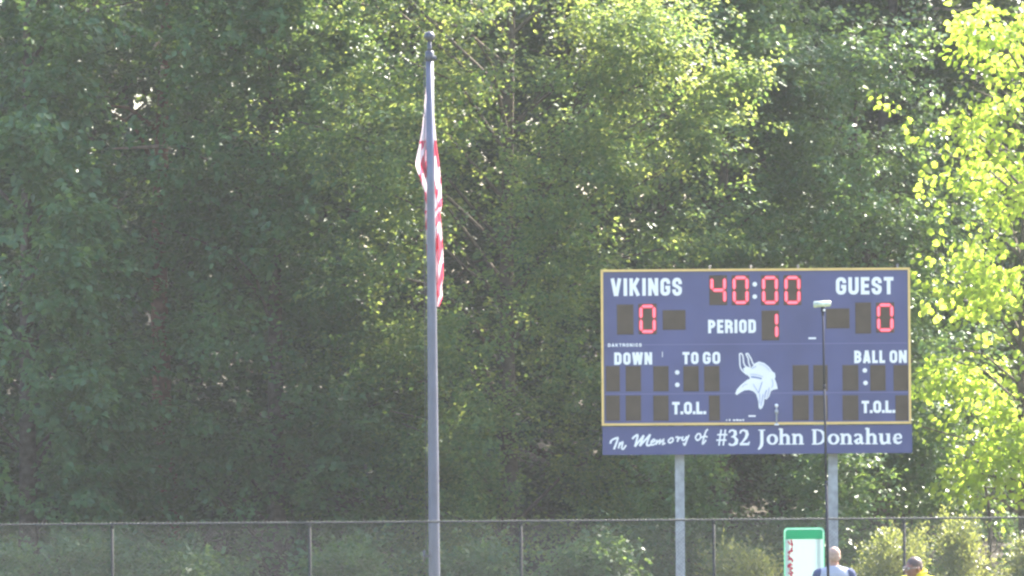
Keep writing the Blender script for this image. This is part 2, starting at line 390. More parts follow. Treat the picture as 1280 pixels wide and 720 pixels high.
for i, (px, w) in enumerate(((30, 'left edge tree'), (150, 'dark gap'), (330, 'red-brown trunk'), (560, 'flagpole'), (780, 'left end of the scoreboard'), (1060, 'right end of the scoreboard'), (1260, 'bright yellow-green tree'))):
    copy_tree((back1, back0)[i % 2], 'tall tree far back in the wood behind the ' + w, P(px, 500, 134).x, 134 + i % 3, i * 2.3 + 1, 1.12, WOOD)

# pine with a red-brown trunk showing in the gap, dead limbs
def pine(label, px, Y, h, seed, lean, z0, nb, bark, dead):
    r = make_tree('pine_tree', label, px, Y, h, z0, 2.3, nb, 12, 26, 0.11, M['needle'], seed, None, lean=lean, front=0.2, big=False, bark=bark, trunk_r=0.24, wr=0.16,
                  droop=0.1, clump=(.7, .7, .16), profile=lambda t: 1.0 - 0.75 * t)
    for pts in dead:
        mb = MB(); q = [P(*p) - r.location for p in pts]
        mb.tube(q, [0.045 - 0.03 * i / (len(q) - 1) for i in range(len(q))], 6)
        mb.build('dead_branch', M['deadwood'], r)
    return r
pine('pine with red-brown trunk in the dark gap left of the flagpole', 217, 109.5, 18, 31, (-0.012, 0), 6.5, 60, 'bark_red',
     [[(212, 48, 109), (198, 52, 108.5), (190, 62, 108), (182, 78, 107.6)], [(203, 84, 108), (201, 95, 107.8), (202, 110, 107.6)], [(215, 182, 109.2), (180, 184, 108.6), (140, 186, 108)],
      [(212, 44, 109.3), (160, 44, 108.8), (128, 45, 108.4)]])
pine('leaning pine trunk in the bright gap at upper right', 1100, 116, 21, 32, (0.03, 0), 9.5, 46, 'bark',
     [[(1128, 12, 116), (1160, 10, 115.6), (1200, 13, 115.2), (1230, 8, 115)], [(1120, 30, 116), (1145, 24, 115.7), (1175, 26, 115.4)]])

# undergrowth
SHR = 'shrubs along the back of the fence'
shr = [(-10, 101.5, 0.9, 1.3, 'leaf_dark', 'dark shrub behind the fence at the left corner'),
       (105, 102.5, 0.9, 1.3, 'leaf_dark', 'dark shrub behind the leftmost fence post'),
       (235, 102, 0.8, 1.3, 'leaf_dark', 'dark shrub behind the fence between the two left posts'),
       (430, 101.5, 0.9, 1.3, 'leaf_dark', 'dark shrub behind the fence left of the flagpole'),
       (600, 102, 0.8, 1.0, 'leaf_dark', 'dark shrub behind the fence just right of the flagpole'),
       (735, 101.5, 1.0, 1.0, 'leaf_dark', 'low green shrub behind the fence between flagpole and scoreboard post'),
       (935, 96.5, 0.85, 0.7, 'leaf_shrub', 'yellow-green shrub behind the fence just left of the green-topped sign'),
       (1105, 95.0, 1.15, 0.45, 'leaf_shrub', 'sunlit yellow shrub behind the two people'),
       (1200, 96.5, 1.3, 0.2, 'leaf_shrub', 'upright yellow-green shrub right of the yellow shirt'),
       (1285, 96.0, 1.0, 0.35, 'leaf_shrub', 'yellow-green shrub behind the fence at the right corner'),
       (1035, 104, 3.0, 1.2, 'leaf_dark', 'dark shrub under the scoreboard behind its right post'),
       (850, 104, 2.8, 1.3, 'leaf_dark', 'dark shrub under the scoreboard behind its left post'),
       (1225, 106, 4.2, 1.7, 'leaf_dark', 'tall dark shrub filling in behind the foot of the yellow-green tree')]
for i, (px, Y, h, rad, mt, lb) in enumerate(shr):
    y_ = mt == 'leaf_shrub'
    make_tree('shrub', lb, px, Y, h, 0.15, rad, 60, 8, 14, 0.075 if y_ else 0.10, M[mt], 50 + i, SHR, front=0.3, trunk_r=0.05, cat='shrub',
              clump=(.3, .3, .25), profile=lambda t: 1.0 - 0.55 * t, wr=0.5 if y_ else 0.75, droop=-0.3 if y_ else 0.3, bsize=(.6, 1.1), big=False, upright=0.2 if y_ else 0.6, twig=0.3 if y_ else 0.5)

# ------------------------------------------------------------------ lettering
def arc(cx, cy, r, a0, a1, n=5):
    return [(cx + r[0] * math.cos(R(a0 + (a1 - a0) * i / n)), cy + r[1] * math.sin(R(a0 + (a1 - a0) * i / n))) for i in range(n + 1)]

def stroke(mb, pts, wid, k, close=False, y=0.0, mi=0):
    """a flat slab following a polyline; wid a width or one per point; k lifts it a hair over the strokes below"""
    n = len(pts)
    if not isinstance(wid, (list, tuple)): wid = [wid] * n
    Lp, Rp = [], []
    for i in range(n):
        p = Vector(pts[i])
        a = Vector(pts[(i - 1) % n]) if (close or i > 0) else None
        c = Vector(pts[(i + 1) % n]) if (close or i < n - 1) else None
        d1 = (p - a).normalized() if a is not None else (c - p).normalized()
        d2 = (c - p).normalized() if c is not None else d1
        n1 = Vector((-d1.y, d1.x)); n2 = Vector((-d2.y, d2.x)); m = (n1 + n2)
        m = m.normalized() if m.length > 1e-6 else n1
        s = min(1 / max(m.dot(n1), 0.35), 1.9)
        Lp.append(p + m * wid[i] / 2 * s); Rp.append(p - m * wid[i] / 2 * s)
    y0 = y - 0.004 - 0.0012 * k
    vs = []; fs = []
    for l, r in zip(Lp, Rp): vs += [(l.x, y0, l.y), (r.x, y0, r.y), (l.x, y, l.y), (r.x, y, r.y)]
    for i in range(n if close else n - 1):
        a = 4 * i; c = 4 * ((i + 1) % n)
        fs += [(a, a + 1, c + 1, c), (a + 2, a, c, c + 2), (a + 1, a + 3, c + 3, c + 1)]
    if not close: fs += [(0, 2, 3, 1), (4 * n - 4, 4 * n - 3, 4 * n - 1, 4 * n - 2)]
    mb.add(vs, fs, mi)

SANSW = dict(V=.62, I=.24, K=.62, N=.60, G=.58, S=.57, U=.58, E=.48, T=.54, P=.56, R=.59, O=.58, D=.58, W=.84, B=.58, A=.62, L=.46, H=.58, M=.74, C=.56)
SANSW['.'] = .24; SANSW[' '] = .26; SANSW['1'] = .3
def sans(ch, w, h, t):
    l, r, b, T = t / 2, w - t / 2, t / 2, h - t / 2; m = w / 2; k = min((r - l) * .40, h * .22); kk = (k, k * 1.15); ky = k * 1.15
    if ch == 'I': return [([(m, 0), (m, h)], 0)]
    if ch == 'V': return [([(l * .9, h), (m - t * .08, 0)], 0), ([(w - l * .9, h), (m + t * .08, 0)], 0)]
    if ch == 'W': return [([(l * .9, h), (w * .28, 0)], 0), ([(w * .28, 0), (m, h)], 0), ([(m, h), (w * .72, 0)], 0), ([(w * .72, 0), (w - l * .9, h)], 0)]
    if ch == 'A': return [([(l * .9, 0), (m - t * .1, h)], 0), ([(w - l * .9, 0), (m + t * .1, h)], 0), ([(w * .22, h * .25), (w * .78, h * .25)], 0)]
    if ch == 'K': return [([(l, 0), (l, h)], 0), ([(w - l, h), (t * .9, h * .42)], 0), ([(t * 1.25, h * .55), (w - l * .9, 0)], 0)]
    if ch == 'N': return [([(l, 0), (l, h)], 0), ([(r, 0), (r, h)], 0), ([(l, h * .97), (r, h * .03)], 0)]
    if ch == 'H': return [([(l, 0), (l, h)], 0), ([(r, 0), (r, h)], 0), ([(l, h / 2), (r, h / 2)], 0)]
    if ch == 'E': return [([(l, 0), (l, h)], 0), ([(l, b), (w, b)], 0), ([(l, h / 2), (w * .92, h / 2)], 0), ([(l, T), (w, T)], 0)]
    if ch == 'L': return [([(l, 0), (l, h)], 0), ([(l, b), (w, b)], 0)]
    if ch == 'T': return [([(m, 0), (m, h)], 0), ([(0, T), (w, T)], 0)]
    if ch == '.': return [([(m, 0), (m, t * 1.05)], 0)]
    if ch == 'U': return [([(l, h), (l, b + ky)] + arc(l + k, b + ky, kk, 180, 270)[1:] + arc(r - k, b + ky, kk, 270, 360) + [(r, h)], 0)]
    if ch == 'O': return [(arc(r - k, T - ky, kk, 0, 90) + arc(l + k, T - ky, kk, 90, 180) + arc(l + k, b + ky, kk, 180, 270) + arc(r - k, b + ky, kk, 270, 360), 1)]
    if ch == 'C': return [([(r, h * .66)] + arc(r - k, T - ky, kk, 0, 90) + arc(l + k, T - ky, kk, 90, 180) + arc(l + k, b + ky, kk, 180, 270) + arc(r - k, b + ky, kk, 270, 360) + [(r, h * .34)], 0)]
    if ch == 'G': return [([(r, h * .66)] + arc(r - k, T - ky, kk, 0, 90) + arc(l + k, T - ky, kk, 90, 180) + arc(l + k, b + ky, kk, 180, 270) + arc(r - k, b + ky, kk, 270, 360) + [(r, h * .46), (m, h * .46)], 0)]
    if ch == 'D': return [([(l, b), (l, T)] + arc(r - k, T - ky, kk, 90, 0) + arc(r - k, b + ky, kk, 360, 270), 1)]
    if ch == 'P': q = h * .21; return [([(l, 0), (l, h)], 0), ([(l, T), (r - q * 1.25, T)] + arc(r - q, T - q, (q, q), 90, -90) + [(l, T - 2 * q)], 0)]
    if ch == 'R': q = h * .205; return [([(l, 0), (l, h)], 0), ([(l, T), (r - q * 1.25, T)] + arc(r - q, T - q, (q, q), 90, -90) + [(l, T - 2 * q)], 0), ([(m, T - 2 * q), (r, h * .38), (r + t * .05, 0)], 0)]
    if ch == 'B': q = h * .195; return [([(l, 0), (l, h)], 0), ([(l, T), (r - q * 1.3, T)] + arc(r - q * 1.05, T - q, (q, q), 90, -90) + [(l, T - 2 * q)], 0), ([(l, b), (r - q * 1.3, b)] + arc(r - q, b + q * 1.05, (q, q * 1.05), -90, 90) + [(l, b + 2.1 * q)], 0)]
    if ch == 'S': q = (k, h * .20); return [([(r, T - h * .25)] + arc(r - k, T - h * .19, q, 0, 90) + arc(l + k, T - h * .19, q, 90, 195) + smooth([(l + t * .10, h * .60), (m, h * .51), (r - t * .05, h * .40)], 3) + arc(r - k, b + h * .19, q, 15, -90) + arc(l + k, b + h * .19, q, 270, 180) + [(l, b + h * .25)], 0)]
    return []

def sans_text(mb, s, x, z, wid, h, t, space=0.09):
    tot = sum(SANSW[c] for c in s) + space * (len(s) - 1); u = wid / tot; k = 0
    for c in s:
        for pts, cl in sans(c, SANSW[c] * u, h, t):
            stroke(mb, [(x + a, z + b_) for a, b_ in pts], t, k % 4, bool(cl)); k += 1
        x += (SANSW[c] + space) * u

TK, TN = 0.205, 0.095      # thick and thin of the serif letters, in cap heights
def serif(ch):
    """(width, strokes) in units of the cap height; a stroke is (points, widths, closed)"""
    def foot(x, z, w=.34, th=.07): return ([(x - w / 2, z), (x + w / 2, z)], th, 0)
    xh = .70
    def bowl(cx, cz, rx, rz, n=20): return ([(cx + rx * math.cos(2 * math.pi * i / n), cz + rz * math.sin(2 * math.pi * i / n)) for i in range(n)], [TN + (TK - TN) * abs(math.cos(2 * math.pi * i / n)) ** 1.3 for i in range(n)], 1)
    if ch == 'o': return .72, [bowl(.36, xh / 2, .25, xh / 2 - TN / 2)]
    if ch in 'hn':
        top = 1.06 if ch == 'h' else xh
        return .80, [([(.19, 0), (.19, top)], TK, 0), ([(.03, top - .05), (.20, top - .02)], .10, 0), ([(.22, xh * .72), (.36, xh - .06), (.50, xh - .06), (.59, xh * .74), (.60, xh * .55), (.60, 0)], [TN, .13, .15, TK, TK, TK], 0), foot(.19, .035), foot(.60, .035)]
    if ch == 'u': return .82, [([(.18, xh), (.18, .24), (.24, .08), (.36, .05), (.5, .12), (.58, .22)], [TK, TK, TK, .15, .12, TN], 0), ([(.60, xh), (.60, .02)], TK, 0), ([(.02, xh - .04), (.18, xh - .04)], .08, 0), ([(.44, xh - .04), (.6, xh - .04)], .08, 0), ([(.6, .04), (.76, .05)], .08, 0)]
    if ch == 'a': return .68, [([(.10, xh * .74), (.16, xh * .9), (.30, xh - .05), (.42, xh * .86), (.46, xh * .66), (.46, .14), (.54, .05), (.65, .08)], [.15, .13, .10, .15, TK, TK, .12, .06], 0), ([(.44, xh * .56), (.25, xh * .46), (.14, .2), (.20, .08), (.32, .06), (.44, .18)], [TN, .12, TK, .15, .11, TN], 0)]
    if ch == 'e': return .66, [([(.14, xh * .52), (.53, xh * .55), (.52, xh * .72), (.44, xh * .9), (.32, xh - .05), (.20, xh * .83), (.14, xh * .5), (.19, .15), (.32, .06), (.46, .09), (.58, .2)], [.08, .08, .15, .13, TN, .15, TK, TK, .14, .12, .05], 0)]
    if ch == 'J': return .56, [([(.28, 1), (.28, .15), (.25, -.04), (.16, -.2), (.05, -.3)], [TK, TK, TK, .16, .1], 0), foot(.28, .965, .42)]
    if ch == 'D': return .98, [([(.22, 0), (.22, 1)], TK, 0), ([(.05, .96), (.40, .96), (.60, .90), (.75, .72), (.79, .5), (.75, .28), (.60, .10), (.40, .04), (.05, .04)], [.07, .08, .13, TK, TK, TK, .13, .08, .07], 0)]
    if ch == '3': return .66, [([(.08, .80), (.16, .93), (.30, .96), (.45, .88), (.46, .70), (.36, .57), (.20, .53)], [.10, .11, .11, .17, TK, .13, .07], 0), ([(.28, .55), (.44, .49), (.54, .34), (.50, .14), (.32, .03), (.16, .04), (.06, .12)], [.06, .15, TK, TK, .12, .12, .14], 0)]
    if ch == '2': return .74, [([(.08, .74), (.14, .90), (.30, .96), (.48, .88), (.52, .70), (.44, .48), (.25, .24), (.10, .07)], [.10, .12, .11, .17, TK, .17, .12, .09], 0), ([(.06, .08), (.58, .08), (.66, .24)], [.15, .15, .07], 0)]
    if ch == '#': return .74, [([(.20, 0), (.34, 1)], .10, 0), ([(.46, 0), (.60, 1)], .10, 0), ([(.04, .34), (.66, .34)], .10, 0), ([(.10, .68), (.72, .68)], .10, 0)]
    return .34, []

def serif_text(mb, s, x, z, wid, h):
    gl = [serif(c) for c in s]; u = wid / sum(g_[0] for g_ in gl); k = 0
    for w, sts in gl:
        for pts, wd, cl in sts:
            ww = [q * (h + u) / 2 for q in wd] if isinstance(wd, list) else wd * (h + u) / 2
            stroke(mb, [(x + a * u, z + b_ * h) for a, b_ in pts], ww, k % 5, bool(cl)); k += 1
        x += w * u

def smooth(pts, n=5):
    out = []
    for i in range(len(pts) - 1):
        p0 = Vector(pts[max(i - 1, 0)]); p1 = Vector(pts[i]); p2 = Vector(pts[i + 1]); p3 = Vector(pts[min(i + 2, len(pts) - 1)])
        for j in range(n):
            t = j / n
            out.append(0.5 * ((2 * p1) + (p2 - p0) * t + (2 * p0 - 5 * p1 + 4 * p2 - p3) * t * t + (3 * p1 - p0 - 3 * p2 + p3) * t ** 3))
    out.append(Vector(pts[-1])); return [tuple(v) for v in out]

# ------------------------------------------------------------------ scoreboard
def scoreboard():
    Y = 100.0; U = 1 / 70.0
    C = P(945, 432, Y); cs, sn = math.cos(ROLL), math.sin(ROLL)
    root = empty('scoreboard', (C.x, Y, 0)); tag(root, 'wide navy electronic football scoreboard with gold border on two steel posts', 'scoreboard')
    def bl(px, py):
        dx, dy = px - 945, py - 432
        return (dx * cs - dy * sn) * U, C.z + (-dx * sn - dy * cs) * U
    x0, zt = bl(751.5, 337); x1, zb = bl(1138, 529.5); x0 = -193.5 * U; x1 = 193.3 * U
    mb = MB(); mb.box(x0 + .01, x1 - .01, 0.0, 0.20, zb + .01, zt - .01); face = mb.build('cabinet', [M['navy']], root)
    mb = MB(); mb.box(x0 + .03, x1 - .03, 0.204, 0.23, zb + .03, zt - .03); mb.build('back_panel', M['back_metal'], root)
    lx0, lzt = x0 + .012, zb - 0.012; lzb = bl(945, 567.5)[1]
    mb = MB(); mb.box(lx0, x1 + .015, 0.005, 0.16, lzb, lzt); lower = mb.build('memorial_panel', M['navy_lower'], root)
    fw = 0.042
    for nm, a in (('top', (x0, x1, zt - fw, zt)), ('bottom', (x0, x1, zb, zb + fw)), ('left', (x0, x0 + fw, zb + fw + .002, zt - fw - .002)), ('right', (x1 - fw, x1, zb + fw + .002, zt - fw - .002))):
        mb = MB(); mb.box(a[0], a[1], -0.025, 0.21, a[2], a[3]); mb.build('border_strip', M['gold'], root)
    for px in (887.5, 939, 998, 1122.5):
        cx, cz = bl(px, 334)
        mb = MB(); mb.box(cx - .018, cx + .018, 0.06, 0.13, zt + .002, zt + .012); mb.tube([(cx, .095, zt + .01), (cx, .095, zt + .032)], 0.009, 6)
        ring = [(cx + .016 * math.cos(a * math.pi / 6), .095, zt + .045 + .016 * math.sin(a * math.pi / 6)) for a in range(13)]
        mb.tube(ring, 0.007, 6); mb.build('lifting_eye', M['steel'], root)
    # posts (wide-flange steel) behind the cabinets
    for px in (849, 1041):
        cx = bl(px, 432)[0]; mb = MB(); w = .165; d0 = .235; d1 = .435
        mb.box(cx - w / 2, cx + w / 2, d0, d0 + .018, -0.3, zt - .15); mb.box(cx - w / 2, cx + w / 2, d1 - .018, d1, -0.3, zt - .15)
        mb.box(cx - .008, cx + .008, d0 + .02, d1 - .02, -0.3, zt - .16); mb.build('post', M['steel'], root)
    for za in (bl(945, 430)[1], bl(945, 491.5)[1]):
        mb = MB(); mb.box(x0 + fw + .004, x1 - fw - .004, -.003, .0, za - .006, za + .006); mb.build('seam', M['seam'], root)
    # captions
    for s, l, r_, t_, b_, th in (('VIKINGS', 763.5, 852.5, 348, 370, 4.5), ('GUEST', 1045, 1117, 346.6, 368.3, 4.6), ('PERIOD', 885.2, 945, 399.7, 416.6, 3.7),
                                ('DOWN', 767.8, 815.2, 440.6, 456, 3.6), ('TO', 853.2, 873.2, 440, 455.2, 3.5), ('GO', 878.5, 900.4, 439.8, 455, 3.5), ('BALL', 1067.8, 1106.3, 438.2, 454, 3.5), ('ON', 1112, 1133.5, 437.9, 453.7, 3.5),
                                ('T.O.L.', 840.2, 883, 502.4, 518, 3.6), ('T.O.L.', 1077, 1119.2, 500.9, 516.4, 3.6)):
        mb = MB(); x, z = bl(l, b_)
        sans_text(mb, s, x, z, (r_ - l) * U, (b_ - t_) * U, th * U, 0.12 if '.' not in s else 0.03); mb.build('caption', M['white_vinyl'], root)
    mb = MB(); x, z = bl(760, 433.6)
    sans_text(mb, 'DAKTRONICS', x, z, 42 * U, 4.2 * U, 1.0 * U, 0.2); mb.build('maker_name', M['white_vinyl'], root)
    for i, (a, b_) in enumerate(((907.5, 1.5), (911, 2), (916, 3.2), (920, 3), (923.5, 3.5), (928, 2))):
        x, z = bl(a, 525.2); mb = MB(); mb.box(x, x + b_ * U, -.006, 0, z - .012, z + .012 + .006 * (i % 2)); mb.build('small_print', M['white_vinyl'], root)
    for a, c, w, h in ((1015.3, 422.8, 9.5, 2.2), (940, 520, 9, 2.0), (828, 443, .8, 7)):
        x, z = bl(a, c); mb = MB(); mb.box(x - w * U / 2, x + w * U / 2, -.007, 0, z - h * U / 2, z + h * U / 2); mb.build('sticker', M['white_vinyl'], root)
    # colons and dots
    for a, c, r_ in ((943.5, 355.3, 2.9), (943.5, 370.8, 2.9), (846.5, 465.5, 2.9), (846.6, 481, 2.9), (1081, 463, 2.9), (1081.8, 478.6, 2.9)):
        x, z = bl(a, c); mb = MB()
        mb.prism([(x + r_ * U * math.cos(i * math.pi / 8), z + r_ * U * math.sin(i * math.pi / 8)) for i in range(16)], -.012, 0); mb.build('colon_dot', M['white_vinyl'], root)
    # digit windows and lit segments
    def window(l, r_, t_, b_):
        x, z = bl((l + r_) / 2, (t_ + b_) / 2); w = (r_ - l) * U / 2; h = (b_ - t_) * U / 2; mb = MB(); e = 0.014
        mb.add([(x - w, -.010, z - h), (x + w, -.010, z - h), (x + w, -.010, z + h), (x - w, -.010, z + h), (x - w - e, 0, z - h - e), (x + w + e, 0, z - h - e), (x + w + e, 0, z + h + e), (x - w - e, 0, z + h + e)],
               [(0, 1, 2, 3), (0, 4, 5, 1), (1, 5, 6, 2), (2, 6, 7, 3), (3, 7, 4, 0)])
        return mb.build('digit_window', M['digit_black'], root), x, z, w, h
    SEG = {'0': 'abcdef', '1': 'bc', '4': 'fgbc'}
    def digit(ch, l, r_, t_, b_, pad=0.0):
        wo, x, z, w, h = window(l, r_, t_, b_)
        t = 4.6 * U; xi = w - t / 2 - pad; zi = h - t / 2; g = 0.55 * U
        S = dict(a=((-xi, zi), (xi, zi)), d=((-xi, -zi), (xi, -zi)), g=((-xi, 0), (xi, 0)), f=((-xi, 0), (-xi, zi)), b=((xi, 0), (xi, zi)), e=((-xi, -zi), (-xi, 0)), c=((xi, -zi), (xi, 0)))
        for s_ in SEG[ch]:
            (ax, az), (bx_, bz) = S[s_]; v = Vector((bx_ - ax, bz - az)); L = v.length; v /= L; nrm = Vector((-v.y, v.x))
            mb = MB()
            for tt, gg, y0, mi in ((t * 1.02, g * .8, -.020, 0), (t * .68, g * 1.9, -.026, 1)):
                q = [(gg, 0), (gg + tt / 2, -tt / 2), (L - gg - tt / 2, -tt / 2), (L - gg, 0), (L - gg - tt / 2, tt / 2), (gg + tt / 2, tt / 2)]
                pl = [(x + ax + v.x * a + nrm.x * c, z + az + v.y * a + nrm.y * c) for a, c in q]
                ar = sum(pl[i][0] * pl[(i + 1) % 6][1] - pl[(i + 1) % 6][0] * pl[i][1] for i in range(6))
                mb.prism(pl if ar > 0 else pl[::-1], y0, -.009 if mi == 0 else -.0195, mi)
            mb.build('segment', [M['led'], M['led_core']], wo)
    for ch, l, r_ in (('4', 887.6, 908), ('0', 915.5, 936), ('0', 952.3, 972.8), ('0', 980.4, 1000.8)): digit(ch, l, r_, 344.8, 380.5)
    digit('0', 799, 820, 380.6, 416.7); digit('0', 1096, 1117, 379, 414.8); digit('1', 953, 973, 389, 424.5)
    for a in ((772, 791, 381.5, 417.3), (829.3, 856, 388.5, 411.3), (1033.5, 1061, 386.5, 409.5), (1070, 1088, 379, 416)): window(*a)
    for l, r_ in ((758.3, 773.8), (783, 800.3), (817.5, 834.8), (855, 872.5), (881, 898.5)): window(l, r_, 458.4, 488.3)
    for l, r_ in ((758.3, 773.8), (783, 800.3), (817.5, 834.8), (887, 898.8)): window(l, r_, 495.2, 525)
    for l, r_ in ((991.7, 1010), (1017.5, 1033.7), (1054, 1072), (1088.6, 1106), (1117.7, 1134)): window(l, r_, 457.2, 487.5)
    for l, r_ in ((991.7, 1010), (1017.5, 1033.7), (1054, 1072), (1120, 1134)): window(l, r_, 494.8, 524.5)
    # helmeted head emblem
    def e(X, Z): return bl(910 + X / 6.853, 430 + Z / 6.857)
    mb = MB()
    head = [(150, 195), (200, 203), (232, 164), (265, 150), (310, 163), (350, 195), (380, 235), (402, 250), (406, 280), (400, 300), (415, 335), (425, 385), (388, 392), (368, 405), (352, 450), (330, 476), (312, 470), (306, 520), (292, 550), (275, 560),
            (262, 545), (259, 490), (240, 430), (215, 405), (180, 394), (140, 398), (100, 420), (75, 438), (61, 425), (75, 390), (105, 355), (140, 325), (165, 306), (185, 300), (185, 285), (163, 266), (140, 238), (128, 212)]
    mb.prism([e(*p) for p in reversed(head)], -.006, 0)
    for k, pts in enumerate(([(99, 82), (101, 140), (104, 190), (120, 225), (160, 262)], [(118, 82), (130, 115), (134, 160), (152, 192), (190, 208)], [(99, 82), (118, 82)],
                             [(152, 84), (172, 122), (178, 165), (192, 198)], [(170, 80), (198, 128), (212, 165), (234, 186)], [(152, 84), (170, 80)])):
        stroke(mb, [e(*p) for p in (smooth(pts, 3) if len(pts) > 2 else pts)], 11 / 6.85 * U, k + 2)
    em = mb.build('emblem', M['white_vinyl'], root)
    mb = MB()
    for k, (pts, w) in enumerate((([(198, 282), (245, 287), (288, 298)], 13), ([(292, 325), (275, 375), (262, 420)], 6), ([(330, 395), (318, 430), (314, 462)], 6), ([(352, 375), (345, 420), (333, 455)], 4),
                                 ([(300, 430), (292, 480), (280, 530)], 5), ([(270, 425), (272, 470), (270, 510)], 4), ([(215, 345), (240, 385), (262, 420)], 4), ([(205, 210), (230, 195), (240, 190)], 5),
                                 ([(120, 370), (140, 350), (165, 345)], 3), ([(375, 300), (385, 340), (375, 375)], 4), ([(265, 170), (320, 190), (360, 235)], 2.5), ([(190, 260), (240, 262), (300, 280)], 3))):
        mb = MB(); stroke(mb, [e(*p) for p in smooth(pts, 3)], w / 6.85 * U, k % 4 + 1, y=-.0075); mb.build('emblem_line', M['cut_line'], em)
    # small sensor stalk standing on the lower border
    x, z = bl(970.5, 530); mb = MB()
    mb.tube([(x, -.06, z), (x, -.06, z + 22 * U)], 0.016, 8); mb.ball((x, -.06, z + 8 * U * 1.9), (.035, .035, .05), 10, 6)
    st = mb.build('sensor_stalk', M['steel'], root)
    mb = MB(); mb.ball((x, -.06, z + 23 * U), .034, 10, 7); mb.build('sensor_cap', M['white_vinyl'], st); mb = MB(); mb.box(x - .04, x + .04, -.10, -.027, z - .022, z + .006); mb.build('sensor_foot', M['white_vinyl'], st)
    # lower panel lettering
    mb = MB(); k = 0
    def s_(X, Z): return bl(755 + X / 9.143, 530 + Z / 9.15)
    for pts in ([(72, 225), (82, 192), (120, 168), (165, 155)], [(160, 160), (140, 220), (112, 290)], [(198, 280), (222, 284), (252, 240)], [(182, 205), (164, 280)], [(168, 255), (205, 208), (214, 215), (198, 280)],
                [(322, 172), (350, 142), (385, 132), (352, 258)], [(352, 258), (455, 128)], [(455, 128), (408, 252)], [(408, 252), (528, 118)], [(528, 118), (488, 225), (505, 246), (535, 235)],
                [(548, 212), (582, 192), (568, 174), (538, 205), (548, 240), (592, 222)], [(606, 180), (594, 238)], [(596, 225), (640, 182), (630, 235)], [(632, 222), (680, 178), (670, 232), (700, 215)],
                [(765, 160), (735, 190), (750, 215), (785, 195), (785, 162), (760, 160)], [(815, 155), (845, 150), (838, 205)], [(840, 190), (862, 158), (885, 155)], [(905, 142), (890, 178), (915, 185), (948, 140)], [(972, 125), (945, 185), (922, 240), (905, 215)],
                [(1072, 110), (1046, 150), (1065, 186), (1102, 160), (1098, 115), (1070, 112)], [(1188, 60), (1165, 82), (1142, 150), (1125, 226), (1150, 205), (1165, 180)], [(1102, 158), (1150, 140), (1182, 150)]):
        stroke(mb, [s_(*p) for p in (smooth(pts, 4) if len(pts) > 2 else pts)], (23 if k < 2 or 4 < k < 10 else 19) / 9.143 * U, k % 5, y=.004); k += 1
    mb.build('script_lettering', M['white_vinyl'], lower)
    for s, l, r_, b_, h in (('#32', 894.5, 938.5, 557, 20), ('John', 946.5, 1005.5, 556, 19.0), ('Donahue', 1013.5, 1129, 555.8, 19.2)):
        x, z = bl(l, b_); mb = MB(); serif_text(mb, s, x, z, (r_ - l) * U, h * U)
        me = mb.build('serif_lettering', M['white_vinyl'], lower); me.location.y = .004
scoreboard()

